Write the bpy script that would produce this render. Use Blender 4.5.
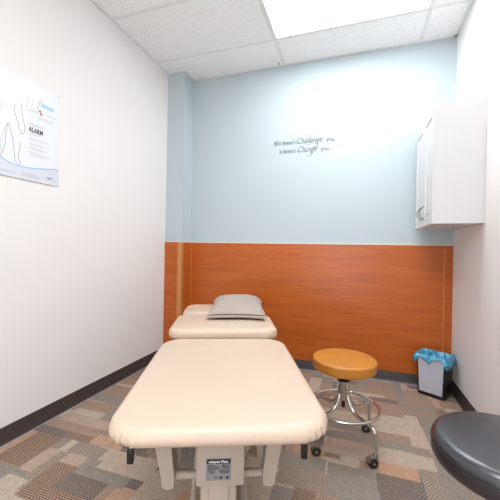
import bpy, bmesh, math, random
from mathutils import Vector, Matrix
PI = math.pi
scene = bpy.context.scene
COL = scene.collection
for o in list(bpy.data.objects):
    bpy.data.objects.remove(o)

# ------------------------------------------------------------------ camera, world, exposure
XL, XR, YB, YF, ZC = -1.895, 0.788, 3.054, -1.3, 2.979
CAM_H = 1.145
yaw, pitch, roll = -0.3214, -0.0009, 0.0185
fwd = Vector((math.sin(yaw)*math.cos(pitch), math.cos(yaw)*math.cos(pitch), math.sin(pitch)))
rgt = Vector((math.cos(yaw), -math.sin(yaw), 0))
upv = rgt.cross(fwd)
r2 = math.cos(roll)*rgt + math.sin(roll)*upv
u2 = -math.sin(roll)*rgt + math.cos(roll)*upv
cd = bpy.data.cameras.new('camera')
cam = bpy.data.objects.new('camera', cd)
COL.objects.link(cam)
cam.matrix_world = Matrix(((r2.x, u2.x, -fwd.x, 0), (r2.y, u2.y, -fwd.y, 0), (r2.z, u2.z, -fwd.z, CAM_H), (0, 0, 0, 1)))
cd.sensor_width = 36.0
cd.lens = 314.0/500*36.0
cd.clip_start = 0.02
scene.camera = cam
w = bpy.data.worlds.new('world')
scene.world = w
w.use_nodes = True
w.node_tree.nodes['Background'].inputs[0].default_value = (0.95, 1.0, 1.05, 1)
w.node_tree.nodes['Background'].inputs[1].default_value = 1.6
vs = scene.view_settings
vs.view_transform = 'Standard'
vs.look = 'None'
vs.gamma = 1.0
vs.use_curve_mapping = False
vs.exposure = 1.27
LIGHT_BACK = 5.9        # emission of the troffer in view
LIGHT_ADDED = 8.8       # emission of the unseen troffer added to brighten the room


# ------------------------------------------------------------------ materials
def lin(c):
    c = c/255.0
    return c/12.92 if c <= 0.04045 else ((c+0.055)/1.055)**2.4


def rgb(*c):
    return tuple(lin(v) for v in c)+(1,)


class NT:
    def __init__(self, name):
        self.m = bpy.data.materials.new(name)
        self.m.use_nodes = True
        self.t = self.m.node_tree
        self.b = self.t.nodes['Principled BSDF']

    def n(self, typ, **kw):
        o = self.t.nodes.new(typ)
        for k, v in kw.items():
            setattr(o, k, v)
        return o

    def l(self, a, b):
        self.t.links.new(a, b)

    def coord(self, scale=(1, 1, 1), kind='Object'):
        tc = self.n('ShaderNodeTexCoord')
        mp = self.n('ShaderNodeMapping')
        mp.inputs['Scale'].default_value = scale
        self.l(tc.outputs[kind], mp.inputs[0])
        return mp.outputs[0]

    def noise(self, vec, scale, detail=3, rough=0.5):
        x = self.n('ShaderNodeTexNoise')
        x.inputs['Scale'].default_value = scale
        x.inputs['Detail'].default_value = detail
        x.inputs['Roughness'].default_value = rough
        self.l(vec, x.inputs['Vector'])
        return x.outputs['Fac']

    def ramp(self, fac, stops, interp='LINEAR'):
        r = self.n('ShaderNodeValToRGB')
        e = r.color_ramp.elements
        r.color_ramp.interpolation = interp
        while len(e) < len(stops):
            e.new(0.5)
        for i, (p, c) in enumerate(stops):
            e[i].position = p
            e[i].color = c
        self.l(fac, r.inputs[0])
        return r.outputs[0]

    def mix(self, fac, a, b, mode='MIX'):
        x = self.n('ShaderNodeMix', data_type='RGBA', blend_type=mode)
        for sock, v in ((0, fac), (6, a), (7, b)):
            if hasattr(v, 'links'):
                self.l(v, x.inputs[sock])
            else:
                x.inputs[sock].default_value = v
        return x.outputs[2]

    def bump(self, h, strength=0.2, dist=0.002):
        x = self.n('ShaderNodeBump')
        x.inputs['Strength'].default_value = strength
        x.inputs['Distance'].default_value = dist
        self.l(h, x.inputs['Height'])
        self.l(x.outputs[0], self.b.inputs['Normal'])

    def set(self, color=None, rough=0.5, metal=0.0, spec=0.5, coat=0.0):
        if color is not None:
            if hasattr(color, 'links'):
                self.l(color, self.b.inputs['Base Color'])
            else:
                self.b.inputs['Base Color'].default_value = color
        self.b.inputs['Roughness'].default_value = rough
        self.b.inputs['Metallic'].default_value = metal
        self.b.inputs['Specular IOR Level'].default_value = spec
        self.b.inputs['Coat Weight'].default_value = coat
        return self.m


def gray(v):
    return (v, v, v, 1)


def soft(name, c, rough=0.5, var=0.04, scale=20, bump=0.0, bscale=200, metal=0.0, spec=0.5, coat=0.0):
    """plain surface with faint mottling and a fine bump"""
    t = NT(name)
    v = t.coord()
    n = t.noise(v, scale)
    r = t.ramp(n, [(0.3, gray(1-var)), (0.7, gray(1.0))])
    m = t.mix(1.0, c, r, 'MULTIPLY')
    if bump:
        t.bump(t.noise(v, bscale), bump)
    return t.set(m, rough, metal, spec, coat)


def emit(name, c, s):
    t = NT(name)
    t.set((0.8, 0.8, 0.8, 1), 0.5)
    t.b.inputs['Emission Color'].default_value = c
    t.b.inputs['Emission Strength'].default_value = s
    return t.m


def wood_mat():
    t = NT('cherry_laminate')
    v = t.coord((0.9, 0.9, 16))
    n1 = t.noise(v, 3.0, 6, 0.6)
    v2 = t.coord((0.35, 0.35, 5.0))
    n2 = t.noise(v2, 2.0, 3, 0.5)
    c1 = t.ramp(n1, [(0.3, rgb(176, 84, 22)), (0.5, rgb(190, 94, 29)), (0.72, rgb(202, 105, 36))])
    c2 = t.ramp(n2, [(0.3, gray(0.88)), (0.65, gray(1.0))])
    return t.set(t.mix(1.0, c1, c2, 'MULTIPLY'), 0.3, spec=0.5)


def ceiling_mat():
    t = NT('fissured_ceiling_tile')
    v = t.coord()
    n = t.noise(v, 95, 2, 0.6)
    c = t.ramp(n, [(0.36, rgb(222, 219, 216)), (0.46, rgb(250, 250, 249))])
    t.bump(n, 0.3, 0.002)
    return t.set(c, 0.9, spec=0.2)


def carpet_mat(name, base, dark=None, dense=1.0):
    t = NT(name)
    v = t.coord()
    n = t.noise(v, 210, 2, 0.8)
    n2 = t.noise(v, 30, 3, 0.5)
    c = t.mix(1.0, base, t.ramp(n, [(0.36, gray(0.5)), (0.64, gray(1.3))]), 'MULTIPLY')
    c = t.mix(1.0, c, t.ramp(n2, [(0.3, gray(0.9)), (0.7, gray(1.05))]), 'MULTIPLY')
    if dark:
        b = t.n('ShaderNodeTexBrick')
        t.l(v, b.inputs['Vector'])
        b.inputs['Color1'].default_value = (1, 1, 1, 1)
        b.inputs['Color2'].default_value = (1, 1, 1, 1)
        b.inputs['Mortar'].default_value = (0, 0, 0, 1)
        b.inputs['Scale'].default_value = 1.0
        b.inputs['Brick Width'].default_value = 0.017/dense
        b.inputs['Row Height'].default_value = 0.0115/dense
        b.inputs['Mortar Size'].default_value = 0.0036/dense
        b.inputs['Mortar Smooth'].default_value = 0.6
        b.inputs['Bias'].default_value = 0.0
        c = t.mix(b.outputs['Color'], c, t.mix(1.0, dark, t.ramp(n, [(0.3, gray(0.7)), (0.7, gray(1.2))]), 'MULTIPLY'))
        c.node.inputs[6].default_value = c.node.inputs[6].default_value
    t.bump(n, 0.5, 0.003)
    return t.set(c, 0.95, spec=0.1)


def vinyl(name, c, rough=0.35, var=0.04, bump=0.08, spec=0.45):
    t = NT(name)
    v = t.coord()
    n = t.noise(v, 6, 3)
    m = t.mix(1.0, c, t.ramp(n, [(0.3, gray(1-var)), (0.7, gray(1.0))]), 'MULTIPLY')
    t.bump(t.noise(v, 420, 2), bump, 0.001)
    return t.set(m, rough, spec=spec)


M = dict(
    white_wall=soft('white_wall_paint', rgb(234, 231, 229), 0.62, 0.015, 3, 0.06, 160, spec=0.3),
    blue_wall=soft('pale_blue_paint', rgb(189, 201, 206), 0.6, 0.015, 3, 0.05, 160, spec=0.3),
    ceiling=ceiling_mat(),
    grid=soft('ceiling_grid_enamel', rgb(234, 233, 232), 0.5, 0.02),
    wood=wood_mat(),
    wood_edge=soft('pale_wood_edge', rgb(206, 140, 82), 0.42, 0.08, 60),
    cap=soft('cap_strip', rgb(222, 206, 190), 0.45, 0.03),
    base=soft('charcoal_vinyl_base', rgb(66, 58, 56), 0.42, 0.1, 8, spec=0.5),
    cream=vinyl('cream_vinyl', rgb(210, 188, 167), 0.36, 0.03, 0.06),
    board=soft('black_board', rgb(40, 36, 34), 0.7),
    frame=soft('ivory_powder_coat', rgb(182, 167, 155), 0.42, 0.03, 20, 0.04, 400),
    black=soft('black_plastic', rgb(24, 23, 24), 0.42, 0.1, 30),
    rubber=soft('black_rubber', rgb(30, 29, 29), 0.6, 0.1, 60),
    tan=vinyl('tan_vinyl', rgb(196, 128, 48), 0.33, 0.12, 0.05),
    tan_seam=soft('tan_seam', rgb(160, 96, 38), 0.45),
    black_vinyl=vinyl('black_vinyl', rgb(16, 19, 32), 0.33, 0.05, 0.10, 1.0),
    black_seam=soft('black_seam', rgb(26, 26, 28), 0.42),
    chrome=soft('chrome', rgb(214, 212, 208), 0.16, 0.06, 30, metal=1.0),
    steel=soft('brushed_steel', rgb(176, 174, 170), 0.32, 0.1, 50, metal=1.0),
    dark_steel=soft('dark_nickel', rgb(110, 106, 104), 0.4, metal=0.8),
    cab=soft('white_laminate', rgb(217, 216, 216), 0.4, 0.01, 5),
    cab_seam=soft('seam_shadow_gap', rgb(190, 184, 180), 0.6),
    pillow=soft('grey_cotton', rgb(174, 162, 152), 0.85, 0.06, 14, 0.3, 500, spec=0.2),
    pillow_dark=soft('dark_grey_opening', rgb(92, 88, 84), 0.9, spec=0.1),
    bin_panel=soft('light_grey_panel', rgb(190, 191, 204), 0.45, 0.02, 10),
    poster=soft('glossy_print', rgb(229, 232, 237), 0.22, 0.005, 4, spec=0.5),
    poster_grey=soft('pale_grey_print', rgb(214, 218, 226), 0.3, 0.02, 8),
    ink_line=soft('thin_grey_ink', rgb(130, 124, 134), 0.5),
    ink_text=soft('dark_ink', rgb(70, 68, 84), 0.5),
    ink_soft=soft('faint_ink', rgb(178, 180, 190), 0.5),
    ink_blue=soft('blue_ink', rgb(120, 186, 226), 0.5),
    ink_sky=soft('sky_blue_ink', rgb(160, 204, 238), 0.5),
    ink_red=soft('red_ink', rgb(190, 70, 60), 0.5),
    ink_edge=soft('brown_edge', rgb(150, 110, 100), 0.5),
    ink_logo=soft('slate_blue_ink', rgb(120, 140, 190), 0.5),
    decal=soft('grey_decal', rgb(104, 98, 110), 0.6),
    plate=soft('silver_rating_plate', rgb(140, 140, 146), 0.35, 0.04, 30, spec=0.5),
    plate_ink=soft('plate_ink', rgb(38, 36, 40), 0.5),
    plate_white=soft('plate_white', rgb(225, 225, 225), 0.5),
    toe_highlight=soft('painted_toe_highlight', rgb(170, 172, 182), 0.4),
    brass=soft('aged_brass', rgb(150, 130, 90), 0.4, metal=0.7),
)


def bag_mat():
    t = NT('blue_bin_liner_film')
    v = t.coord()
    n = t.noise(v, 30, 4, 0.6)
    c = t.ramp(n, [(0.36, rgb(40, 120, 165)), (0.45, rgb(66, 168, 212)), (0.6, rgb(112, 196, 228)), (0.72, rgb(200, 226, 236))])
    t.bump(t.noise(v, 45, 4, 0.7), 0.7, 0.006)
    m = t.set(c, 0.25, spec=0.6)
    t.b.inputs['Transmission Weight'].default_value = 0.12
    return m


M['bag'] = bag_mat()
M['black_vinyl'].node_tree.nodes['Principled BSDF'].inputs['Coat Weight'].default_value = 0.3
M['black_vinyl'].node_tree.nodes['Principled BSDF'].inputs['Coat Roughness'].default_value = 0.3
M['black_vinyl'].node_tree.nodes['Principled BSDF'].inputs['Coat IOR'].default_value = 1.6
M['diffuser_back'] = emit('lit_diffuser', (0.965, 1.0, 1.035, 1), LIGHT_BACK)
M['diffuser_added'] = emit('lit_diffuser_added', (0.965, 1.0, 1.035, 1), LIGHT_ADDED)


# ------------------------------------------------------------------ mesh helpers
class MB:
    def __init__(self):
        self.v, self.f = [], []

    def add(self, vs_, fs_):
        o = len(self.v)
        self.v += [tuple(p) for p in vs_]
        self.f += [tuple(i+o for i in f) for f in fs_]
        return self

    def box(self, x0, x1, y0, y1, z0, z1):
        p = [(x, y, z) for z in (z0, z1) for y in (y0, y1) for x in (x0, x1)]
        return self.add(p, [(0, 2, 3, 1), (4, 5, 7, 6), (0, 1, 5, 4), (2, 6, 7, 3), (0, 4, 6, 2), (1, 3, 7, 5)])

    def rbox(self, x0, x1, y0, y1, z0, z1, r=0.004, seg=2, mat=None):
        bm = bmesh.new()
        bmesh.ops.create_cube(bm, size=1.0)
        for v in bm.verts:
            v.co = Vector(((x0+x1)/2+v.co.x*(x1-x0), (y0+y1)/2+v.co.y*(y1-y0), (z0+z1)/2+v.co.z*(z1-z0)))
        bmesh.ops.bevel(bm, geom=list(bm.edges), offset=r, segments=seg, affect='EDGES', profile=0.5)
        bm.verts.ensure_lookup_table()
        vs_ = [(mat @ v.co if mat else v.co) for v in bm.verts]
        fs_ = [[v.index for v in f.verts] for f in bm.faces]
        bm.free()
        return self.add(vs_, fs_)

    def tube(self, pts, r, n=12, closed=False, cap=True, radii=None):
        pts = [Vector(p) for p in pts]
        N = len(pts)
        vs_, fs_ = [], []
        ref = None
        for i, p in enumerate(pts):
            if closed:
                d = pts[(i+1) % N]-pts[i-1]
            else:
                d = pts[min(i+1, N-1)]-pts[max(i-1, 0)]
            d.normalize()
            if ref is None:
                ref = Vector((0, 0, 1)) if abs(d.z) < 0.9 else Vector((1, 0, 0))
            a = (ref-d*ref.dot(d)).normalized()
            ref = a
            b = d.cross(a)
            rr = radii[i] if radii else r
            for k in range(n):
                t = 2*PI*k/n
                vs_.append(p+a*math.cos(t)*rr+b*math.sin(t)*rr)
        for i in range(N if closed else N-1):
            j = (i+1) % N
            for k in range(n):
                fs_.append((i*n+k, i*n+(k+1) % n, j*n+(k+1) % n, j*n+k))
        if not closed and cap:
            fs_.append(tuple(reversed(range(n))))
            fs_.append(tuple((N-1)*n+k for k in range(n)))
        return self.add(vs_, fs_)

    def lathe(self, prof, n=48, c=(0, 0, 0), mat=None):
        """prof: list of (r, z), bottom to top; r == 0 ends close"""
        vs_, fs_, rows = [], [], []
        for r, z in prof:
            if r < 1e-6:
                rows.append([len(vs_)])
                vs_.append(Vector((c[0], c[1], c[2]+z)))
            else:
                rows.append(list(range(len(vs_), len(vs_)+n)))
                for k in range(n):
                    t = 2*PI*k/n
                    vs_.append(Vector((c[0]+r*math.cos(t), c[1]+r*math.sin(t), c[2]+z)))
        for a, b in zip(rows, rows[1:]):
            for k in range(n):
                k2 = (k+1) % n
                if len(a) == 1 and len(b) == 1:
                    continue
                if len(a) == 1:
                    fs_.append((a[0], b[k2], b[k]))
                elif len(b) == 1:
                    fs_.append((a[k], a[k2], b[0]))
                else:
                    fs_.append((a[k], a[k2], b[k2], b[k]))
        if len(rows[0]) > 1:
            fs_.append(tuple(reversed(rows[0])))
        if len(rows[-1]) > 1:
            fs_.append(tuple(rows[-1]))
        if mat:
            vs_ = [mat @ v for v in vs_]
        return self.add(vs_, fs_)

    def prism(self, poly, axis, a, b):
        """poly: 2-D points; extruded along axis (0, 1, 2) from a to b"""
        def P(u, v, w_):
            return {0: (w_, u, v), 1: (u, w_, v), 2: (u, v, w_)}[axis]
        n = len(poly)
        vs_ = [P(u, v, a) for u, v in poly]+[P(u, v, b) for u, v in poly]
        fs_ = [tuple(range(n)), tuple(reversed(range(n, 2*n)))]
        fs_ += [(i, (i+1) % n, n+(i+1) % n, n+i) for i in range(n)]
        return self.add(vs_, fs_)

    def build(self, name, mat, parent=None, smooth=None, loc=(0, 0, 0), rot=(0, 0, 0), fix=True):
        me = bpy.data.meshes.new(name)
        me.from_pydata(self.v, [], self.f)
        me.update()
        if fix:
            bm = bmesh.new()
            bm.from_mesh(me)
            bmesh.ops.recalc_face_normals(bm, faces=list(bm.faces))
            bm.to_mesh(me)
            bm.free()
        o = bpy.data.objects.new(name, me)
        COL.objects.link(o)
        for m in (mat if isinstance(mat, (list, tuple)) else [mat]):
            me.materials.append(m)
        if smooth:
            for p in me.polygons:
                p.use_smooth = True
            me.set_sharp_from_angle(angle=math.radians(smooth))
        o.location = loc
        o.rotation_euler = rot
        if parent:
            o.parent = parent
        return o


def tag(o, label=None, cat=None, group=None, kind=None):
    if label:
        o['label'] = label
    if cat:
        o['category'] = cat
    if group:
        o['group'] = group
    if kind:
        o['kind'] = kind
    return o


def empty(name, loc, rz=0, label=None, cat=None, group=None):
    o = bpy.data.objects.new(name, None)
    COL.objects.link(o)
    o.location = loc
    o.rotation_euler = (0, 0, rz)
    return tag(o, label, cat, group)


def smooth_path(pts, n=8):
    """Catmull-Rom through the points"""
    pts = [Vector(p) for p in pts]
    out = []
    for i in range(len(pts)-1):
        p0 = pts[max(i-1, 0)]
        p1, p2 = pts[i], pts[i+1]
        p3 = pts[min(i+2, len(pts)-1)]
        for k in range(n):
            t = k/n
            out.append(0.5*((2*p1)+(-p0+p2)*t+(2*p0-5*p1+4*p2-p3)*t*t+(-p0+3*p1-3*p2+p3)*t**3))
    out.append(pts[-1])
    return out


def text_mesh(body, size, shear=0.0, bold=0.0, align='LEFT', ext=0.0004, space=1.0):
    cu = bpy.data.curves.new('text', 'FONT')
    cu.body = body
    cu.size = size
    cu.shear = shear
    cu.offset = bold
    cu.align_x = align
    cu.extrude = ext
    cu.resolution_u = 3
    cu.space_character = space
    o = bpy.data.objects.new('text', cu)
    COL.objects.link(o)
    dg = bpy.context.evaluated_depsgraph_get()
    dg.update()
    me = bpy.data.meshes.new_from_object(o.evaluated_get(dg))
    vs_ = [v.co.copy() for v in me.vertices]
    fs_ = [tuple(p.vertices) for p in me.polygons]
    bpy.data.objects.remove(o)
    bpy.data.curves.remove(cu)
    bpy.data.meshes.remove(me)
    return vs_, fs_


def text_fit(mb, body, x0, y0, width=None, size=0.03, place=None, **kw):
    """adds text to mb, left end at x0, baseline y0; optionally scaled in x to a width; place maps (u, v, w) to 3-D"""
    vs_, fs_ = text_mesh(body, size, **kw)
    lo = min(v.x for v in vs_)
    hi = max(v.x for v in vs_)
    k = width/(hi-lo) if width else 1.0
    mb.add([place(x0+(v.x-lo)*k, y0+v.y, v.z) for v in vs_], fs_)


# ================================================================== THE ROOM
def struct(o):
    o['kind'] = 'structure'
    return o


T = 0.1
struct(MB().box(XL-T, XL, YF-T, YB+T, 0, ZC).build('wall_left', M['white_wall']))
struct(MB().box(XR, XR+T, YF-T, YB+T, 0, ZC).build('wall_right', M['white_wall']))
# the wall behind the camera gets an added unseen doorway to let light in
DX0, DX1, DZ = -0.95, 0.25, 2.15
wf = MB().box(XL-T, DX0, YF-T, YF, 0, ZC).box(DX1, XR+T, YF-T, YF, 0, ZC).box(DX0, DX1, YF-T, YF, DZ, ZC)
struct(wf.build('wall_front', M['white_wall']))
df = MB()  # frame of the added doorway
for a in ((DX0-0.05, DX0+0.02, 0, DZ), (DX1-0.02, DX1+0.05, 0, DZ), (DX0+0.02, DX1-0.02, DZ-0.02, DZ+0.05)):
    df.box(a[0], a[1], YF-T-0.01, YF+0.015, a[2], a[3])
struct(df.build('trim_5', M['grid']))
struct(MB().box(XL-T, XR+T, YB, YB+T, 0, ZC).build('wall_back', M['blue_wall']))
# boxed-out column in the left back corner
CX, CY = -1.696, 2.859
struct(MB().box(XL, CX, CY, YB, 0, ZC).build('wall_corner', M['blue_wall']))

# carpet: patches of several plain and woven yarn colours laid in one floor
KINDS = ['T', 'B', 'G', 'R', 'Br', 'PR', 'PG', 'PB', 'PT']
dk = rgb(88, 70, 62)
CARPET = [carpet_mat('carpet_tan', rgb(186, 162, 144)), carpet_mat('carpet_beige', rgb(192, 174, 156)),
          carpet_mat('carpet_grey', rgb(152, 142, 132)), carpet_mat('carpet_rust', rgb(194, 158, 132)),
          carpet_mat('carpet_brown', rgb(168, 142, 124)),
          carpet_mat('carpet_woven_rust', rgb(170, 142, 122), rgb(100, 82, 72)), carpet_mat('carpet_woven_grey', rgb(146, 132, 122), rgb(96, 86, 82)),
          carpet_mat('carpet_woven_beige', rgb(178, 160, 144), rgb(116, 102, 92)), carpet_mat('carpet_woven_tan', rgb(206, 168, 140), rgb(170, 132, 110), 1.4)]
PATCH = [('R', -1.89, -1.83, 1.05, 1.42), ('PR', -1.82, -1.63, 1.17, 1.42), ('PG', -1.89, -1.65, 1.43, 1.49), ('Br', -1.89, -1.48, 1.5, 1.57),
         ('PR', -1.65, -1.46, 1.44, 1.49), ('T', -1.84, -1.47, 1.58, 1.66), ('G', -1.63, -1.56, 1.34, 1.43), ('T', -1.62, -1.54, 1.17, 1.33),
         ('B', -1.56, -1.51, 1.34, 1.43), ('PB', -1.54, -1.48, 1.12, 1.33), ('PB', -1.51, -1.29, 1.35, 1.43), ('T', -1.48, -1.34, 1.26, 1.34),
         ('G', -1.34, -1.04, 1.22, 1.34), ('PR', -1.48, -1.34, 1.12, 1.26), ('PG', -1.34, -1.11, 1.12, 1.22), ('G', -1.74, -1.62, 1.0, 1.16),
         ('B', -1.62, -1.49, 0.95, 1.11), ('PR', -1.47, -1.28, 1.03, 1.11), ('B', -1.29, -1.04, 1.35, 1.44), ('R', -1.46, -1.24, 1.45, 1.53),
         ('Br', -1.9, -1.6, 1.74, 1.84), ('Br', -1.9, -1.67, 1.98, 2.12), ('G', -1.9, -1.55, 1.86, 1.97), ('B', -1.83, -1.6, 1.67, 1.73),
         ('Br', -1.9, -1.7, 2.17, 2.33), ('PG', -1.24, -1.1, 1.45, 1.52), ('G', -1.45, -1.25, 1.55, 1.66), ('B', -1.25, -0.85, 1.3, 1.38),
         ('Br', 0.13, 0.32, 2.72, 2.99), ('PG', 0.13, 0.33, 2.60, 2.66), ('Br', 0.13, 0.34, 2.4, 2.58), ('B', 0.13, 0.34, 2.17, 2.39), ('Br', 0.13, 0.34, 2.08, 2.16),
         ('G', 0.13, 0.34, 2.0, 2.07), ('B', 0.35, 0.43, 2.06, 2.44), ('PB', 0.35, 0.42, 2.45, 2.64), ('PB', 0.43, 0.56, 2.45, 2.65),
         ('G', 0.44, 0.56, 2.03, 2.44), ('Br', 0.4, 0.57, 2.68, 2.9), ('R', 0.58, 0.63, 2.65, 2.84), ('G', 0.33, 0.39, 2.66, 3.03),
         ('G', -0.12, 0.13, 1.52, 1.75), ('B', 0.14, 0.35, 1.86, 1.99), ('PB', 0.35, 0.42, 1.6, 1.86), ('PB', 0.35, 0.42, 1.99, 2.06), ('G', 0.43, 0.52, 1.2, 2.02), ('PB', 0.53, 0.7, 1.7, 2.02), ('T', 0.53, 0.7, 1.4, 1.69), ('PB', 0.35, 0.42, 1.3, 1.59),
         ('B', 0.35, 0.42, 1.87, 1.98), ('PT', 0.14, 0.33, 1.76, 1.85), ('PG', 0.13, 0.34, 1.62, 1.75), ('G', -0.36, 0.12, 2.0, 2.08),
         ('T', -0.14, 0.13, 1.84, 1.99), ('PT', -0.32, -0.15, 1.77, 1.88), ('G', -0.44, -0.13, 1.66, 1.76), ('PB', -0.36, -0.13, 1.52, 1.65),
         ('B', -0.53, -0.37, 1.56, 1.65), ('B', -0.2, 0.1, 2.2, 2.35), ('Br', -0.3, 0.1, 2.36, 2.5), ('PB', -0.3, 0.1, 2.1, 2.18)]


def carpet():
    rnd = random.Random(5)
    G = 0.01
    nx, ny = int((XR-XL)/G)+1, int((YB-YF)/G)+1
    grid = [[0]*nx for _ in range(ny)]
    ids = []

    def paint(kind, x0, x1, y0, y1):
        ids.append(KINDS.index(kind))
        k = len(ids)-1
        for j in range(max(0, round((y0-YF)/G)), min(ny, round((y1-YF)/G)+1)):
            for i in range(max(0, round((x0-XL)/G)), min(nx, round((x1-XL)/G)+1)):
                grid[j][i] = k
    x = XL
    while x < XR:
        wd = rnd.choice([0.06, 0.1, 0.14, 0.2, 0.2])
        y = YF
        while y < YB:
            h = rnd.choice([0.06, 0.08, 0.1, 0.16, 0.22])
            paint(rnd.choice(KINDS[:8]+['G', 'B', 'Br']), x, x+wd, y, y+h)
            y += h
        x += wd
    for p in PATCH:
        paint(*p)
    open_, quads = {}, []
    for j in range(ny+1):
        runs = set()
        if j < ny:
            i = 0
            while i < nx:
                k = i
                while k+1 < nx and grid[j][k+1] == grid[j][i]:
                    k += 1
                runs.add((i, k+1, grid[j][i]))
                i = k+1
        for r in list(open_):
            if r not in runs:
                quads.append((r[0], r[1], open_.pop(r), j, r[2]))
        for r in runs:
            open_.setdefault(r, j)
    vs_, fs_, mi = [], [], []
    cl = lambda v, a, b: max(a, min(b, v))
    for i0, i1, j0, j1, k in quads:
        a, b = cl(XL+i0*G, XL, XR), cl(XL+i1*G, XL, XR)
        c, d = cl(YF+j0*G, YF, YB), cl(YF+j1*G, YF, YB)
        if b-a < 1e-4 or d-c < 1e-4:
            continue
        o = len(vs_)
        vs_ += [(a, c, 0), (b, c, 0), (b, d, 0), (a, d, 0)]
        fs_.append((o, o+1, o+2, o+3))
        mi.append(ids[k])
    nfloor = len(fs_)
    mb = MB().add(vs_, fs_)
    mb.box(XL-T, XR+T, YF-T, YB+T, -0.06, -0.001)
    ob = mb.build('floor', CARPET, fix=False)
    for q, p in enumerate(ob.data.polygons):
        p.material_index = mi[q] if q < nfloor else 0
    struct(ob)


carpet()

# suspended ceiling of fissured tiles
struct(MB().box(XL-T, XR+T, YF-T, YB+T, ZC, ZC+0.05).build('ceiling', M['ceiling']))
GX = [-0.692, 0.513]
GY = [2.648, 2.038, 1.428, 0.818, 0.208, -0.402, -1.012]
g = MB()
for x in GX:
    g.box(x-0.012, x+0.012, YF, YB, ZC-0.006, ZC+0.001)
for y in GY:
    g.box(XL, XR, y-0.012, y+0.012, ZC-0.0062, ZC+0.001)
for x0, x1, y0, y1 in ((XL, XL+0.02, YF, CY), (XR-0.02, XR, YF, YB), (CX, XR, YB-0.02, YB), (XL, XR, YF, YF+0.02)):
    g.box(x0, x1, y0, y1, ZC-0.005, ZC+0.001)
struct(g.build('trim_1', M['grid']))


def troffer(x0, x1, y0, y1, mat, label):
    t = empty('ceiling_light', ((x0+x1)/2, (y0+y1)/2, ZC-0.012), 0, label, 'ceiling light')
    hx, hy = (x1-x0)/2-0.012, (y1-y0)/2-0.012
    f = MB()
    wv = 0.014
    for a in ((-hx, hx, -hy, -hy+wv), (-hx, hx, hy-wv, hy), (-hx, -hx+wv, -hy+wv, hy-wv), (hx-wv, hx, -hy+wv, hy-wv)):
        f.box(*a, 0, 0.011)
    f.build('light_frame', M['grid'], t)
    MB().box(-hx+wv, hx-wv, -hy+wv, hy-wv, 0.002, 0.009).build('diffuser', mat, t)
    return t


troffer(GX[0], GX[1], GY[1], GY[0], M['diffuser_back'], 'bright rectangular ceiling light panel set in the tiled ceiling above the massage table')
troffer(GX[0], GX[1], GY[5], GY[4], M['diffuser_added'], 'added unseen ceiling light panel that brightens the room near the front wall')  # extra panel out of view, put in for its light

# wainscot in cherry laminate, wrapped round the column
ZW = 1.209
WT = 0.008
CHX, CHY = CX, CY
tw = MB()
tw.box(CX+WT, XR, YB-WT, YB, 0.09, ZW)
tw.box(XL, CX, CY-WT, CY, 0.09, ZW)
tw.box(CX, CX+WT, CY, YB, 0.09, ZW)
struct(tw.build('trim_2', M['wood']))
# thin pale joint strips and the outside corner bead
ts = MB()
ts.box(CX+WT, CX+WT+0.006, YB-WT-0.003, YB-WT, 0.09, ZW)
ts.box(0.722, 0.727, YB-WT-0.003, YB-WT, 0.09, ZW)
ts.box(CX-0.042, CX+WT+0.003, CY-WT-0.004, CY-WT, 0.09, ZW)
ts.box(CX+WT, CX+WT+0.003, CY-WT-0.004, CY+0.02, 0.09, ZW)
struct(ts.build('trim_3', M['wood_edge']))
# cap strip
tc = MB()
tc.box(CX+WT, XR, YB-WT-0.003, YB, ZW, ZW+0.010)
tc.box(XL, CX+WT+0.003, CY-WT-0.003, CY, ZW, ZW+0.010)
tc.box(CX, CX+WT+0.003, CY, YB, ZW, ZW+0.010)
struct(tc.build('trim_4', M['cap']))


def cove(name, x0, y0, x1, y1, nx, ny):
    """vinyl cove base along a line on the wall, (nx, ny) points into the room"""
    prof = [(0, 0.0), (0.016, 0.0), (0.015, 0.003), (0.009, 0.010), (0.005, 0.020), (0.0045, 0.098), (0.003, 0.1005), (0, 0.1005)]
    n = len(prof)
    vs_ = [(x0+nx*a, y0+ny*a, z) for a, z in prof]+[(x1+nx*a, y1+ny*a, z) for a, z in prof]
    fs_ = [tuple(range(n)), tuple(range(n, 2*n))]+[(i, (i+1) % n, n+(i+1) % n, n+i) for i in range(n)]
    return struct(MB().add(vs_, fs_).build(name, M['base'], smooth=50))


cove('baseboard_left', XL, YF, XL, CY, 1, 0)
cove('baseboard_right', XR, YF, XR, YB, -1, 0)
cove('baseboard_back', CX, YB-WT+0.006, XR, YB-WT+0.006, 0, -1)
cove('baseboard_front', XL, YF, DX0-0.05, YF, 0, 1)
cove('baseboard_column', XL, CY-WT+0.006, CX+0.01, CY-WT+0.006, 0, -1)


# pale strips that paint the highlight along the toe of the cove base
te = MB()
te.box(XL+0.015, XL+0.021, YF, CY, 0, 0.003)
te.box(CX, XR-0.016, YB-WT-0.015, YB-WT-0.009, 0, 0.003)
struct(te.build('trim_toe_highlight', M['toe_highlight']))


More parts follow.
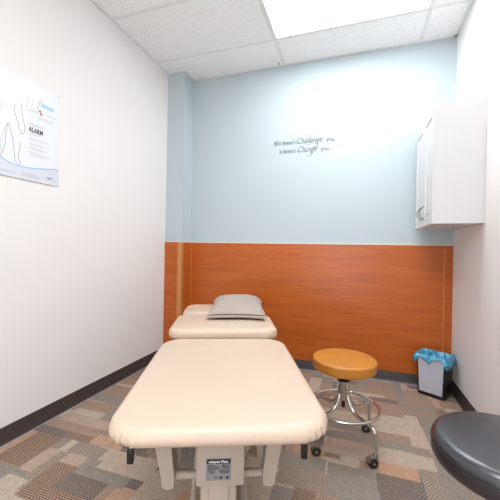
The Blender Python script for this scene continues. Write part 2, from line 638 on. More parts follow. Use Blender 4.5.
# ================================================================== TREATMENT TABLE
def cushion(hw, y0, y1, z0, z1, rc, crown=0.006, pleat=0.0, rtop=0.022, seed=1):
    """upholstered pad: rounded-rectangle plan, rolled edges, pleats gathered round the corners"""
    rnd = random.Random(seed)
    cx_, cy_ = 0, (y0+y1)/2
    hx, hy = hw, (y1-y0)/2
    NC = 22
    NS, NE = 14, 10

    def outline(inset):
        r = max(rc-inset, 0.004)
        a, b = hx-inset-r, hy-inset-r
        pts = []
        corners = [(a, b, 0), (-a, b, 90), (-a, -b, 180), (a, -b, 270)]
        for q, (ox, oy, st) in enumerate(corners):
            for k in range(NC+1):
                t = math.radians(st+90*k/NC)
                pts.append((ox+r*math.cos(t), oy+r*math.sin(t), math.sin(PI*k/NC), math.cos(t), math.sin(t)))
            nxp = corners[(q+1) % 4]
            e1 = (ox+r*math.cos(math.radians(st+90)), oy+r*math.sin(math.radians(st+90)))
            e2 = (nxp[0]+r*math.cos(math.radians(nxp[2])), nxp[1]+r*math.sin(math.radians(nxp[2])))
            ns = NS
            for k in range(1, ns):
                u = k/ns
                t = math.radians(st+90)
                pts.append((e1[0]+(e2[0]-e1[0])*u, e1[1]+(e2[1]-e1[1])*u, 0, math.cos(t), math.sin(t)))
        return pts
    H = z1-z0
    prof = [(0.022, 0.0), (0.012, 0.003), (0.005, 0.009), (0.001, 0.017), (0.0, 0.024)]
    rb = min(rtop, H-0.026)
    for k in range(7):
        t = k/6*PI/2
        prof.append((rb*(1-math.cos(t)), H-rb+rb*math.sin(t)))
    for s in (0.05, 0.09, 0.14, 0.2, 0.27):
        if s < min(hx, hy)-0.02:
            prof.append((s, H+crown*min(1, (s-rb)/0.1)))
    vs_, fs_ = [], []
    n = None
    ph = [rnd.uniform(-0.6, 0.6) for _ in range(400)]
    for inset, z in prof:
        o = outline(inset)
        n = len(o)
        side = max(0.0, 1-abs(z-H*0.35)/(H*0.6)) if inset < rb else 0
        for i, (x, y, c, nx, ny) in enumerate(o):
            d = pleat*c*side*(math.sin(i*2.1+ph[i]) if pleat else 0)
            vs_.append((cx_+x+nx*d, cy_+y+ny*d, z0+z))
    R = len(prof)
    for r in range(R-1):
        for i in range(n):
            fs_.append((r*n+i, r*n+(i+1) % n, (r+1)*n+(i+1) % n, (r+1)*n+i))
    fs_.append(tuple(reversed(range(n))))
    fs_.append(tuple((R-1)*n+i for i in range(n)))
    return MB().add(vs_, fs_)


TAB = (-0.365, 0.841, 0.0)
tb = empty('treatment_table', TAB, math.radians(22.5),
           'long cream vinyl three section treatment table on an ivory lifting frame', 'treatment table')
ca = cushion(0.356, 0.012, 0.985, 0.553, 0.612, 0.125, 0.005, 0.007, 0.032, 3).build('cushion', M['cream'], tb, 60, (0.005, 0, 0))
cb = cushion(0.342, 1.005, 1.470, 0.585, 0.655, 0.085, 0.006, 0.003, 0.032, 4).build('cushion', M['cream'], tb, 60)
cc = cushion(0.325, 1.495, 1.86, 0.60, 0.662, 0.09, 0.006, 0.003, 0.032, 5).build('cushion', M['cream'], tb, 60)
for par, y0, y1, z in ((ca, 0.05, 0.965, 0.556), (cb, 1.02, 1.455, 0.585), (cc, 1.51, 1.845, 0.60)):
    MB().rbox(-0.295, 0.295, y0, y1, z-0.014, z+0.002, 0.004).build('backing_board', M['board'], par)

fr = MB()
for s in (-1, 1):
    fr.rbox(s*0.215-0.016, s*0.215+0.016, 0.16, 0.98, 0.510, 0.542, 0.004)
    fr.rbox(s*0.20-0.016, s*0.20+0.016, 1.0, 1.80, 0.532, 0.566, 0.004)
for y, z in ((0.20, 0.510), (0.92, 0.510), (1.05, 0.535), (1.42, 0.535), (1.55, 0.545), (1.78, 0.548)):
    fr.rbox(-0.2, 0.2, y-0.014, y+0.014, z, z+0.03, 0.004)
for y in (1.55, 1.78):
    for s in (-1, 1):
        fr.rbox(s*0.2-0.012, s*0.2+0.012, y-0.012, y+0.012, 0.56, 0.587, 0.003)
fr.rbox(-0.2, 0.2, 0.96, 1.06, 0.515, 0.545, 0.004)
fr.build('frame', M['frame'], tb, 40)

# hanging side arms beside the column head, pairs of tapered plates
for s in (-1, 1):
    arm = MB()
    # front plate: tapered, rounded foot, leaning slightly inwards
    n = 10
    y0, y1 = 0.165, 0.225
    top = [(0.230, 0.545), (0.172, 0.545)]
    bot_c = (0.173, 0.340)
    poly = [top[0], (0.224, 0.50)]
    poly += [(0.195, 0.36)]
    for k in range(7):
        t = -PI*k/6
        poly.append((bot_c[0]+0.021*math.cos(t), bot_c[1]-0.004+0.012*math.sin(t)))
    poly += [(0.152, 0.37), top[1]]
    poly = [(s*u, v) for u, v in poly]
    arm.prism(poly, 1, y0, y1)
    arm.build('hanging_arm', M['frame'], tb, 40)
    st = MB()
    poly2 = [(s*u, v) for u, v in ((0.168, 0.545), (0.122, 0.545), (0.143, 0.36), (0.157, 0.345))]
    st.prism(poly2, 1, 0.228, 0.262)
    st.build('brace', M['frame'], tb, 40)
MB().tube([(-0.165, 0.20, 0.350), (0.165, 0.20, 0.350)], 0.0145, 20).build('cross_tube', M['frame'], tb, 50)
hd = MB().rbox(-0.074, 0.084, 0.115, 0.30, 0.366, 0.545, 0.006, 3)
head = hd.build('column_head', M['frame'], tb, 40)
cf = MB().rbox(-0.060, 0.060, 0.135, 0.285, 0.045, 0.37, 0.006, 3)
col = cf.build('lifting_column', M['frame'], tb, 40)
MB().rbox(-0.034, 0.034, 0.128, 0.14, 0.06, 0.366, 0.004).build('column_rib', M['frame'], col, 40)
bs = MB()
bs.rbox(-0.04, 0.04, 0.10, 1.55, 0.018, 0.06, 0.006)
bs.rbox(-0.26, 0.26, 0.20, 0.27, 0.018, 0.062, 0.006)
bs.rbox(-0.26, 0.26, 1.42, 1.49, 0.018, 0.062, 0.006)
bs.build('base_frame', M['frame'], tb, 40)
for x in (-0.235, 0.235):
    for y in (0.235, 1.455):
        MB().lathe([(0.022, 0.0), (0.024, 0.004), (0.018, 0.02)], 20, (x, y, 0)).build('levelling_foot', M['rubber'], tb, 40)
# far lifting post
MB().rbox(-0.045, 0.045, 1.26, 1.36, 0.05, 0.54, 0.006).build('post', M['frame'], tb, 40)
# scissor links
for s in (-1, 1):
    lk = MB()
    a, b = Vector((s*0.1, 0.27, 0.12)), Vector((s*0.1, 1.28, 0.50))
    lk.tube([a, b], 0.014, 10)
    lk.build('lifting_link', M['frame'], tb, 40)
# adjusting levers with black grips hanging under the cushion's edge
for s in (-1, 1):
    lv = MB()
    lv.tube(smooth_path([(s*0.215, 0.13, 0.525), (s*0.27, 0.115, 0.527), (s*0.278, 0.105, 0.522), (s*0.279, 0.10, 0.508)], 6), 0.0055, 10)
    lo = lv.build('lever', M['steel'], tb, 50)
    MB().rbox(s*0.279-0.0105, s*0.279+0.0105, 0.092, 0.108, 0.462, 0.511, 0.004).build('grip', M['black'], lo, 40)
    kn = MB()
    kn.lathe([(0.012, 0), (0.014, 0.01), (0.014, 0.035), (0.01, 0.045), (0.0, 0.046)], 16, (s*0.105, 0.335, 0.468))
    ko = kn.build('lock_knob', M['black'], tb, 40)
    MB().tube([(s*0.105, 0.335, 0.51), (s*0.105, 0.335, 0.545)], 0.005, 10).build('lock_rod', M['steel'], ko, 50)
# rating plate
pl = MB().rbox(-0.033, 0.036, 0.1135, 0.1155, 0.404, 0.472, 0.0005, 1)
plo = pl.build('rating_plate', M['plate'], head)
plo.scale = (1.18, 1, 1.06)
plo.location = (0.0015*(1-1.18)-0.002, 0, 0.438*(1-1.06)-0.0145)
plo['label'] = 'small silver rating plate with black heading'
pb = MB().box(-0.0315, 0.0345, 0.1125, 0.1136, 0.457, 0.4705)
pb.build('plate_heading', M['plate_ink'], plo)


def on_head(u, v, w_):
    return (u, 0.1122-w_, v)


pt = MB()
text_fit(pt, 'adapta Flex', -0.026, 0.4605, 0.054, 0.0095, on_head, bold=0.0004)
pt.build('heading_lettering', M['plate_white'], plo)
px_ = MB()


def on_plate(u, v, w_):
    return (u, 0.1134-w_, v)


for i, (a, b, z) in enumerate(((-0.027, -0.010, 0.4515), (0.012, 0.032, 0.4515), (-0.029, 0.003, 0.447), (0.016, 0.032, 0.447), (-0.029, 0.006, 0.4425), (0.010, 0.032, 0.4425),
                               (-0.029, -0.004, 0.438), (0.002, 0.032, 0.4365), (-0.027, -0.008, 0.4325), (0.004, 0.032, 0.4325), (-0.022, -0.010, 0.428), (0.006, 0.030, 0.4285))):
    # rows of tiny print: broken dashes
    rn = random.Random(i)
    u = a
    while u < b:
        wv = rn.uniform(0.0015, 0.005)
        px_.box(u, min(u+wv, b), 0.1128, 0.1136, z-0.0011, z+0.0011)
        u += wv+0.0009
px_.box(0.011, 0.017, 0.1128, 0.1136, 0.4485, 0.453)
text_fit(px_, 'CE', -0.010, 0.410, 0.009, 0.009, on_plate, bold=0.0002)
for cx_ in (0.008, 0.026):
    px_.lathe([(0.0042, 0), (0.0042, 0.0006)], 14, (0, 0, 0), Matrix.Translation((cx_, 0.1136, 0.4135)) @ Matrix.Rotation(PI/2, 4, 'X'))
px_.box(-0.028, -0.026, 0.1128, 0.1136, 0.410, 0.412)
px_.build('plate_print', M['plate_ink'], plo)


# ================================================================== PILLOW
def pillow():
    """soft rectangular pillow with pinched corners; local y runs away from the camera"""
    hw, hd = 0.208, 0.29
    N = 34
    vs_, fs_ = [], []
    rnd = random.Random(4)

    def h(u, v):
        a = max(0.0, 1-abs(u)**2.6)
        b = max(0.0, 1-abs(v)**2.6)
        return (a*b)**0.55
    for side in (1, -1):
        for j in range(N+1):
            for i in range(N+1):
                u, v = -1+2*i/N, -1+2*j/N
                pinch = 1-0.07*(1-u*u)*abs(v)**3
                pinch2 = 1-0.09*(1-v*v)*abs(u)**3
                x = u*hw*pinch2
                y = v*hd*pinch
                hh = h(u, v)
                wr = 0.0035*math.sin(9*u+4*v)*(1-hh)+0.003*math.sin(5*v-3*u+1)
                if side > 0:
                    z = 0.040+0.072*hh+wr*hh
                else:
                    z = 0.040-0.036*hh
                z -= 0.016*(abs(u)**3)*(1-hh)
                vs_.append((x, y, max(z, 0.004)))
    K = (N+1)*(N+1)
    for sd in (0, 1):
        for j in range(N):
            for i in range(N):
                a = sd*K+j*(N+1)+i
                q = (a, a+1, a+N+2, a+N+1)
                fs_.append(q if sd == 0 else tuple(reversed(q)))
    return MB().add(vs_, fs_)


ang = math.radians(22.5)
pr_ = empty('pillow', (0, 0, 0), 0, 'flat grey pillow lying on the cream middle section of the treatment table', 'pillow')
pm = pillow()
pbody = pm.build('pillow_body', M['pillow'], pr_, 60)
bmx = bmesh.new()
bmx.from_mesh(pbody.data)
bmesh.ops.remove_doubles(bmx, verts=list(bmx.verts), dist=0.0006)
bmx.to_mesh(pbody.data)
bmx.free()
# pillow-case opening along the near edge with a dark slit and overlapping flap
op = MB()
pts = []
for k in range(25):
    u = -0.93+1.86*k/24
    pts.append((u*0.203, -0.292+0.020*(1-u*u), 0.030+0.004*(1-u*u)))
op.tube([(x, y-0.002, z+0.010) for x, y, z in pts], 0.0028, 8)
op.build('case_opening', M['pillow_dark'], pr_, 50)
hm = MB()
hm.tube([(x, y-0.001, z-0.004) for x, y, z in pts], 0.0095, 10)
hm.build('case_hem', M['pillow'], pr_, 50)
PILLOW_POS = (-0.853, 2.278, 0.668)
pr_.location = PILLOW_POS
pr_.rotation_euler = (math.radians(2.5), 0, math.radians(20))


# ================================================================== STOOLS
def stool(name, loc, rz, H, R, TH, seat_mat, seam_mat, label, roll=0.022, ring_r=0.202, leg_r=0.232):
    t = empty(name, loc, rz, label, 'stool', None)
    zb = H-TH
    e = 0.012
    prof = [(0, zb), (R-0.03, zb), (R-roll*0.5, zb+0.001), (R-roll*0.2, zb+roll*0.22), (R, zb+roll*0.7)]
    prof += [(R-roll*(1-math.cos(t*PI/12)), H-roll+roll*math.sin(t*PI/12)) for t in range(7)]
    prof += [(R*0.6, H+0.003), (R*0.3, H+0.004), (0, H+0.004)]
    s = MB().lathe(prof, 72).build('seat', seat_mat, t, 50)
    MB().tube([((R+0.0003)*math.cos(2*PI*k/72), (R+0.0003)*math.sin(2*PI*k/72), H-roll) for k in range(72)], 0.0014, 8, True).build('seam', seam_mat, s, 60)
    MB().lathe([(R-0.04, zb-0.006), (R-0.035, zb-0.006), (R-0.035, zb+0.001)], 48).build('seat_plate', M['black'], s, 40)
    MB().lathe([(0.018, zb-0.072), (0.022, zb-0.07), (0.024, zb-0.03), (0.034, zb-0.02), (0.034, zb-0.005)], 32).build('screw_collar', M['black'], t, 40)
    zh = zb-0.07
    hub = MB().lathe([(0.030, zh-0.115), (0.0365, zh-0.108), (0.037, zh-0.012), (0.0385, zh-0.010), (0.0385, zh-0.002), (0.035, zh)], 40)
    hub.build('hub', M['chrome'], t, 40)
    MB().lathe([(0, zh-0.165), (0.0105, zh-0.163), (0.0115, zh-0.1), (0.0115, zh+0.004)], 20).build('screw_spindle', M['black'], t, 40)
    zr = 0.226
    MB().tube([(ring_r*math.cos(2*PI*k/72), ring_r*math.sin(2*PI*k/72), zr) for k in range(72)], 0.0088, 14, True).build('foot_ring', M['chrome'], t, 60)
    for q in range(4):
        a = PI/4+q*PI/2
        rm = Matrix.Rotation(a, 4, 'Z')
        pth = [(0.030, zh-0.078), (0.038, zh-0.105), (0.062, zh-0.145), (0.100, 0.210), (0.145, 0.2025), (0.190, 0.198), (0.222, 0.182), (leg_r-0.003, 0.150), (leg_r, 0.110), (leg_r+0.001, 0.075)]
        p3 = [rm @ Vector((r_, 0, z_)) for r_, z_ in pth]
        lg = MB().tube(smooth_path(p3, 6), 0.0108, 14)
        lo = lg.build('leg', M['chrome'], t, 60)
        # caster: stem collar, hood and two wheels, trailing in its own direction
        cm = rm @ Matrix.Translation((leg_r+0.001, 0, 0)) @ Matrix.Rotation([2.1, -2.5, 2.6, -1.9][q], 4, 'Z')
        hb = MB()
        hb.lathe([(0.008, 0.052), (0.0125, 0.056), (0.0125, 0.072), (0.009, 0.078)], 16, (0, 0, 0), cm)
        hb.rbox(-0.002, 0.028, -0.006, 0.006, 0.022, 0.058, 0.004, 2, cm)
        hb.tube([cm @ Vector((0.018, -0.021, 0.0262)), cm @ Vector((0.018, 0.021, 0.0262))], 0.0065, 12)
        arc = []
        for k in range(9):
            tt = PI*0.05+PI*0.75*k/8
            arc.append((0.018+0.0305*math.cos(tt), 0.0262+0.0305*math.sin(tt)))
        for k in range(8):
            (a0, b0), (a1, b1) = arc[k], arc[k+1]
            vv = [(a0, -0.019, b0), (a1, -0.019, b1), (a1, 0.019, b1), (a0, 0.019, b0)]
            cx2, cz2 = 0.018, 0.0262
            inn = [(cx2+(x-cx2)*0.94, y, cz2+(z-cz2)*0.94) for x, y, z in vv]
            hb.add([cm @ Vector(p) for p in vv+inn], [(0, 1, 2, 3), (7, 6, 5, 4), (0, 3, 7, 4), (1, 5, 6, 2), (0, 4, 5, 1), (2, 6, 7, 3)])
        co = hb.build('caster', M['steel'], lo, 45)
        for sd in (-1, 1):
            wm = cm @ Matrix.Translation((0.018, sd*0.0125, 0.0262)) @ Matrix.Rotation(PI/2, 4, 'X')
            MB().lathe([(0.012, -0.0058), (0.0215, -0.006), (0.0255, -0.003), (0.026, 0.0), (0.0255, 0.003), (0.0215, 0.006), (0.012, 0.0058)], 28, (0, 0, 0), wm).build('wheel', M['rubber'], co, 45)
            hb2 = MB().lathe([(0.008, -0.0075), (0.010, -0.006), (0.010, 0.006), (0.008, 0.0075)], 24, (0, 0, 0), wm)
            hb2.build('wheel_hub', M['dark_steel'], co, 45)
    return t


stool('rolling_stool', (-0.047, 1.962, 0), math.radians(3), 0.512, 0.184, 0.062, M['tan'], M['tan_seam'],
      'round tan vinyl rolling stool with chrome legs and foot ring', 0.013)
stool('rolling_stool', (0.420, 1.055, 0), math.radians(22), 0.625, 0.192, 0.08, M['black_vinyl'], M['black_seam'],
      'round black vinyl stool seat cut off by the right edge of the photo', 0.030)


# ================================================================== WASTE BIN
def rrect(hx, hy, r, n=6):
    pts = []
    for ox, oy, st in ((hx-r, hy-r, 0), (-hx+r, hy-r, 90), (-hx+r, -hy+r, 180), (hx-r, -hy+r, 270)):
        for k in range(n+1):
            t = math.radians(st+90*k/n)
            pts.append((ox+r*math.cos(t), oy+r*math.sin(t)))
    return pts


BIN = empty('waste_bin', (0.632, 2.892, 0), math.radians(-31), 'small black waste bin with pale grey front standing in the corner', 'waste bin')


def shell(rings, close_bottom=True):
    vs_, fs_ = [], []
    n = len(rings[0])
    for r in rings:
        vs_ += r
    for a in range(len(rings)-1):
        for i in range(n):
            fs_.append((a*n+i, a*n+(i+1) % n, (a+1)*n+(i+1) % n, (a+1)*n+i))
    if close_bottom:
        fs_.append(tuple(reversed(range(n))))
        fs_.append(tuple((len(rings)-1)*n+i for i in range(n)))
    return MB().add(vs_, fs_)


BH = 0.32


def ringz(hx, hy, r, z):
    return [(x, y, z) for x, y in rrect(hx, hy, r)]


shell([ringz(0.092, 0.070, 0.018, 0.0), ringz(0.100, 0.077, 0.02, 0.006), ringz(0.1015, 0.078, 0.02, 0.03), ringz(0.114, 0.088, 0.022, BH-0.012),
       ringz(0.117, 0.091, 0.024, BH-0.010), ringz(0.117, 0.091, 0.024, BH), ringz(0.112, 0.086, 0.022, BH), ringz(0.108, 0.084, 0.02, BH-0.03),
       ringz(0.092, 0.067, 0.018, 0.02)]).build('bin_body', M['black'], BIN, 35)
# pale front panel following the taper
vs_ = []
z0p, z1p = 0.032, BH-0.008
for dz, off in ((0, 0.0005), (0, 0.003)):
    for sx, z in ((-1, z0p), (1, z0p), (1, z1p), (-1, z1p)):
        f_ = (z-0.03)/(BH-0.042)
        yy = -(0.078+0.010*f_)-off
        vs_.append((sx*(0.083+0.012*f_), yy, z))
MB().add(vs_, [(0, 1, 2, 3), (7, 6, 5, 4), (0, 4, 5, 1), (1, 5, 6, 2), (2, 6, 7, 3), (3, 7, 4, 0)]).build('face_panel', M['bin_panel'], BIN)
# blue liner folded over the rim
rnd = random.Random(11)
base_out = rrect(0.1, 0.1, 0.024, 10)
NB = 120


def rim_pt(t, hx, hy, r):
    pts = rrect(hx, hy, r, 12)
    L = [0]
    m = len(pts)
    for i in range(m):
        a, b = pts[i], pts[(i+1) % m]
        L.append(L[-1]+math.hypot(b[0]-a[0], b[1]-a[1]))
    d = t*L[-1]
    for i in range(m):
        if L[i+1] >= d:
            k = (d-L[i])/max(L[i+1]-L[i], 1e-9)
            a, b = pts[i], pts[(i+1) % m]
            return (a[0]+(b[0]-a[0])*k, a[1]+(b[1]-a[1])*k)
    return pts[0]


rows = []
hang = []
for i in range(NB):
    t = i/NB
    x, y = rim_pt(t, 0.117, 0.091, 0.024)
    # hangs long at the corners, short in the middle of the front apart from one tongue
    if y < -0.08:
        hgt = 0.016+(0.05 if x < 0 else 0.075)*min(1, max(0, (abs(x)-0.070)/0.035))+0.042*math.exp(-((x+0.018)/0.024)**2)
    else:
        hgt = 0.050+(0.02 if x > 0.08 and y < 0 else 0)
    hgt += 0.007*math.sin(i*0.9)+0.005*rnd.uniform(-1, 1)
    hang.append(hgt)
specs = [('in', -0.09, 0.62), ('in', -0.05, 0.80), ('in', -0.02, 0.88), ('rim', 0.007, 0.93), ('rim', 0.010, 1.02), ('out', 0.25, 1.07), ('out', 0.6, 1.11), ('out', 1.0, 1.13)]
for kind, v, sc in specs:
    row = []
    for i in range(NB):
        t = i/NB
        x, y = rim_pt(t, 0.117, 0.091, 0.024)
        nx, ny = x/0.117, y/0.091
        ln = math.hypot(nx, ny)
        wob = 0.0035*math.sin(i*1.7+v*9)+0.003*math.sin(i*0.63)+0.0015*rnd.uniform(-1, 1)
        if kind == 'out':
            off = (sc-1)*0.085
            z = BH+0.006-hang[i]*v
            off += wob*v
            qx, qy = rim_pt(t, 0.117+off+0.002, 0.091+off+0.002, 0.024)
        else:
            qx, qy = rim_pt(t, 0.117*sc, 0.091*sc, 0.02)
            z = BH+v+(wob*0.7 if kind == 'rim' else wob*0.8)
            if kind == 'in':
                qx += wob*1.2
                qy += wob*1.2
        row.append((qx, qy, z))
    rows.append(row)
bg = shell(rows, False)
# gathered film inside the bin
inner = rows[0]
cvert = len(bg.v)
bg.add([(0.0, 0.0, BH-0.075)], [])
n = NB
for i in range(n):
    bg.f.append((i, cvert, (i+1) % n))
bo = bg.build('bin_liner', M['bag'], BIN, 70)
bo['label'] = 'crumpled blue plastic liner folded over the rim'
sm = bo.modifiers.new('thickness', 'SOLIDIFY')
sm.thickness = 0.0006


# ================================================================== WALL CABINET
CB = empty('wall_cabinet', (0.788, 2.69, 1.343), 0, 'white two door wall cabinet mounted on the right wall', 'cabinet')
cw, ch, cdp = 0.305, 0.795, 0.283     # half-length along the wall, height, carcass depth
MB().rbox(-cdp, -0.001, -cw, cw, 0, ch, 0.0015, 1).build('cabinet_body', M['cab'], CB)
# scribe strip at the wall side, slightly shadowed joint
MB().rbox(-0.012, -0.001, -cw-0.006, -cw+0.001, 0.0, ch+0.004, 0.001, 1).build('scribe_strip', M['cab'], CB)
for q, (a, b) in enumerate(((-cw, -0.0015), (0.0015, cw))):
    d = MB()
    x1, x0 = -cdp-0.0002, -cdp-0.016
    fw = 0.055
    # frame and recessed raised panel with bevelled edge
    def slab(xo, ya, yb, za, zb):
        return [(xo, ya, za), (xo, yb, za), (xo, yb, zb), (xo, ya, zb)]
    steps = [(x1, 0.0), (x0+0.002, 0.0), (x0, 0.002), (x0, fw), (x0+0.007, fw+0.005), (x0+0.007, fw+0.012), (x0+0.001, fw+0.034), (x0+0.001, fw+0.05)]
    vs_ = []
    for xo, ins in steps:
        vs_ += slab(xo, a+ins, b-ins, ins, ch-ins)
    fs_ = []
    for r in range(len(steps)-1):
        for i in range(4):
            fs_.append((r*4+i, r*4+(i+1) % 4, (r+1)*4+(i+1) % 4, (r+1)*4+i))
    fs_.append((0, 1, 2, 3))
    k = (len(steps)-1)*4
    fs_.append((k, k+1, k+2, k+3))
    dd = d.add(vs_, fs_).build('door', M['cab'], CB)
    yh = -0.042 if q == 0 else 0.042
    z0, z1 = 0.055, 0.151
    arc = []
    for k in range(15):
        t = k/14
        arc.append((x0-0.002-0.030*math.sin(PI*t)**0.75, yh, z0+(z1-z0)*t))
    hh = MB().tube(arc, 0.0028, 10)
    for zz in (z0, z1):
        hh.lathe([(0.008, 0), (0.008, 0.002), (0.005, 0.004)], 14, (0, 0, 0), Matrix.Translation((x0+0.0005, yh, zz)) @ Matrix.Rotation(-PI/2, 4, 'Y'))
    hh.build('door_handle', M['dark_steel'], dd, 60)


# ================================================================== POSTER
PY0, PY1, PZ0, PZ1 = 0.69, 1.588, 1.540, 2.143
PO = empty('anatomy_poster', (XL, (PY0+PY1)/2, PZ0), 0, 'white glossy anatomy poster with body outline and blue wave on left wall', 'poster')
PYc = (PY0+PY1)/2
XS = 0.005


def Pp(y, z):
    return (y-PYc, z-PZ0)


MB().rbox(0.0005, XS, PY0-PYc, PY1-PYc, 0, PZ1-PZ0, 0.0008, 1).build('poster_board', M['poster'], PO)


def flat_poly(mb, pts, x=XS, th=0.0004):
    p2 = [Pp(y, z) for y, z in pts]
    mb.prism(p2, 0, x, x+th)


def stroke(mb, pts, wd, x=XS+0.0002, smoothn=0):
    p3 = [Vector((x,)+Pp(y, z)) for y, z in pts]
    if smoothn:
        p3 = smooth_path(p3, smoothn)
    n = len(p3)
    vs_ = []
    for i, p in enumerate(p3):
        d = (p3[min(i+1, n-1)]-p3[max(i-1, 0)]).normalized()
        nn = Vector((0, -d.z, d.y))*wd/2
        vs_ += [p+nn, p-nn, p+nn+Vector((0.0004, 0, 0)), p-nn+Vector((0.0004, 0, 0))]
    fs_ = []
    for i in range(n-1):
        a, b = 4*i, 4*i+4
        fs_ += [(a+2, a+3, b+3, b+2), (a, a+2, b+2, b), (a+1, b+1, b+3, a+3)]
    mb.add(vs_, fs_)


ARM = [(1.305, 1.966), (1.294, 1.943), (1.302, 1.906), (1.318, 1.866), (1.323, 1.834), (1.339, 1.82), (1.333, 1.806), (1.354, 1.82), (1.356, 1.856), (1.343, 1.911), (1.333, 1.99)]
LEG = [(1.225, 1.644), (1.245, 1.712), (1.249, 1.771), (1.26, 1.843), (1.27, 1.824), (1.288, 1.761), (1.298, 1.683), (1.303, 1.65), (1.313, 1.629), (1.327, 1.624), (1.336, 1.635), (1.324, 1.655), (1.325, 1.703), (1.332, 1.74), (1.322, 1.761), (1.318, 1.84)]
WAVE = [(0.70, 1.70), (0.95, 1.715), (1.12, 1.68), (1.225, 1.64), (1.258, 1.625), (1.3, 1.618), (1.343, 1.615), (1.403, 1.62), (1.467, 1.631), (1.553, 1.650), (1.587, 1.644)]
gz = MB()
flat_poly(gz, WAVE+[(1.587, 1.5415), (0.70, 1.5415)], XS, 0.0002)
gz.build('grey_footer', M['poster_grey'], PO)
bl = MB()
stroke(bl, WAVE, 0.0055, smoothn=6)
bl.build('blue_wave', M['ink_blue'], PO)
bd = MB()
stroke(bd, ARM, 0.0022, smoothn=5)
stroke(bd, LEG[:-1], 0.0022, smoothn=5)
# the mirrored other half of the figure, and its shoulders, trunk and head
mir = 1.262
bd.build('body_outline', M['ink_line'], PO)
bd = MB()
stroke(bd, [(2*mir-y, z) for y, z in ARM], 0.0022, smoothn=5)
stroke(bd, [(2*mir-y-0.004, z) for y, z in LEG[3:]], 0.0022, smoothn=5)
stroke(bd, [(1.333, 1.99), (1.318, 2.025), (1.285, 2.04), (1.278, 2.055)], 0.0018, smoothn=5)
stroke(bd, [(1.191, 1.99), (1.206, 2.025), (1.239, 2.04), (1.246, 2.055)], 0.0018, smoothn=5)
bd.build('faint_body_outline', M['ink_soft'], PO)
hd2 = MB()
flat_poly(hd2, [(1.268+0.020*math.cos(t*PI/10), 2.086+0.026*math.sin(t*PI/10)) for t in range(20)])
hd2.build('printed_head', M['poster_grey'], PO)
bx_ = MB()
for sgm in ([(1.369, 2.044), (1.449, 2.049)], [(1.37, 2.044), (1.37, 1.968)], [(1.398, 2.044), (1.399, 1.972)]):
    stroke(bx_, sgm, 0.0016)
bx_.build('diagram_grid', M['ink_soft'], PO)
bx2 = MB()
stroke(bx2, [(1.37, 1.968), (1.426, 1.972), (1.449, 2.049), (1.470, 2.044)], 0.002)
stroke(bx2, [(1.451, 2.072), (1.451, 2.051)], 0.0016)
bx2.build('diagram_line', M['ink_line'], PO)
bb = MB()
flat_poly(bb, [(1.454, 2.040), (1.546, 2.043), (1.540, 2.022), (1.466, 2.020)])
bb.build('blue_muscle', M['ink_sky'], PO)
rd = MB()
flat_poly(rd, [(1.451+0.009*math.cos(t*PI/7), 1.988+0.007*math.sin(t*PI/7)) for t in range(14)])
flat_poly(rd, [(1.458+0.010*math.cos(t*PI/7), 1.973+0.006*math.sin(t*PI/7)) for t in range(14)])
rd.build('red_organ', M['ink_red'], PO)


def on_poster(u, v, w_):
    y, z = Pp(u, v)
    return (XS+0.0003+w_*0.5, y, z)


tx = MB()
text_fit(tx, 'ALARM', 1.380, 1.842, 0.092, 0.042, on_poster, bold=0.0016)
tx.build('printed_title', M['ink_text'], PO)
for body, y, z, wd, sz in (("THE BODY'S", 1.380, 1.882, 0.090, 0.020), ('SYSTEM', 1.383, 1.822, 0.060, 0.017), ('movement', 1.495, 1.978, 0.066, 0.014)):
    t2 = MB()
    text_fit(t2, body, y, z, wd, sz, on_poster)
    t2.build('printed_heading', M['ink_soft'], PO)
TL = [((1.384, 1.802), (1.522, 1.8)), ((1.389, 1.794), (1.465, 1.795)), ((1.382, 1.771), (1.523, 1.773)), ((1.39, 1.763), (1.465, 1.766)), ((1.382, 1.748), (1.506, 1.746)), ((1.39, 1.74), (1.494, 1.74)), ((1.38, 1.718), (1.53, 1.718)), ((1.388, 1.709), (1.512, 1.708)), ((1.388, 1.698), (1.484, 1.697)),
      ((1.429, 1.950), (1.544, 1.950)), ((1.434, 1.940), (1.544, 1.940)),
      ((1.226, 1.574), (1.3, 1.572)), ((1.226, 1.567), (1.315, 1.563)), ((1.34, 1.58), (1.436, 1.579)), ((1.34, 1.573), (1.452, 1.572)), ((1.34, 1.566), (1.456, 1.565)), ((1.49, 1.571), (1.56, 1.571))]
for i, ((y0, z0), (y1, z1)) in enumerate(TL):
    t2 = MB()
    rn = random.Random(i)
    u = y0
    while u < y1:
        wv = rn.uniform(0.004, 0.013)
        stroke(t2, [(u, z0), (min(u+wv, y1), z0)], 0.0032)
        u += wv+0.0025
    t2.build('text_line', M['ink_soft'], PO)
lg_ = MB()
text_fit(lg_, 'apta', 1.505, 1.580, 0.038, 0.019, on_poster, bold=0.0008)
lg_.build('printed_logo', M['ink_logo'], PO)
eg = MB()
stroke(eg, [(PY0+0.002, PZ0+0.0012), (PY1-0.03, PZ0+0.0012)], 0.002)
eg.build('brown_lower_edge', M['ink_edge'], PO)
for y, z in ((1.582, 2.136), (1.582, 1.546), (0.697, 2.136), (0.697, 1.546)):
    a, b = Pp(y, z)
    MB().lathe([(0.0045, 0), (0.004, 0.0015), (0, 0.002)], 12, (0, 0, 0), Matrix.Translation((XS, a, b)) @ Matrix.Rotation(PI/2, 4, 'Y')).build('pin', M['steel'], PO)


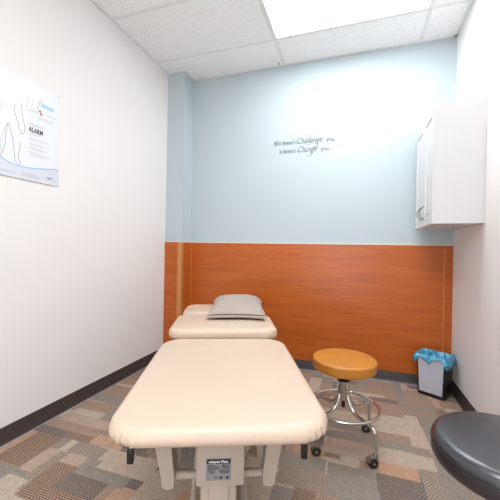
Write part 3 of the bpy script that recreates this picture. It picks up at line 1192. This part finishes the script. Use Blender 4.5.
# ================================================================== LETTERING ON THE BACK WALL
WQ = empty('wall_lettering', (-0.48, YB, 2.16), 0, 'grey motivational lettering in two lines on the pale blue back wall', 'wall lettering')


def on_back(u, v, w_):
    return (u+0.48, -0.0006-abs(w_), v-2.16)


def sw(mb, pts, r=0.0016):
    p = smooth_path([on_back(u, v, 0) for u, v in pts], 6)
    n = len(p)
    mb.tube(p, r, 6, radii=[r*(0.35+0.9*math.sin(PI*i/(n-1))) for i in range(n)])


SWASH = {'Challenge': [[(-0.47, 2.235), (-0.455, 2.262), (-0.435, 2.275), (-0.42, 2.269)], [(-0.43, 2.235), (-0.415, 2.262), (-0.398, 2.274), (-0.385, 2.268)],
                       [(-0.335, 2.186), (-0.35, 2.158), (-0.375, 2.146), (-0.395, 2.152)]],
         'Change': [[(-0.46, 2.150), (-0.448, 2.168), (-0.43, 2.176), (-0.418, 2.170)], [(-0.395, 2.102), (-0.41, 2.075), (-0.44, 2.060), (-0.465, 2.068)]]}
for word, u, v, wd in (('If', -0.780, 2.186, 0.036), ('it', -0.735, 2.186, 0.022), ("doesn't", -0.700, 2.186, 0.132), ('Challenge', -0.556, 2.186, 0.250), ('you.', -0.275, 2.186, 0.088),
                       ('it', -0.724, 2.102, 0.022), ("doesn't", -0.690, 2.102, 0.128), ('Change', -0.545, 2.102, 0.190), ('you.', -0.325, 2.102, 0.086)):
    q1 = MB()
    big = word in SWASH
    text_fit(q1, word, u, v, wd, 0.086 if big else 0.066, on_back, shear=0.5 if big else 0.0, bold=-0.0004 if big else 0.0)
    for pts in SWASH.get(word, []):
        sw(q1, pts)
    q1.build('word', M['decal'], WQ)

# small clip left in the ceiling grid above the back wall
hk = empty('ceiling_clip', (-0.732, 2.98, ZC-0.006), 0, 'tiny brownish metal clip on the ceiling grid by the back wall', 'clip')
MB().rbox(-0.008, 0.008, -0.004, 0.004, -0.006, 0.0, 0.001, 1).build('clip_plate', M['brass'], hk)
MB().tube([(0, 0, -0.004), (0.0, 0, -0.02), (0.006, 0, -0.027), (0.011, 0, -0.02)], 0.0025, 8).build('hook', M['brass'], hk)
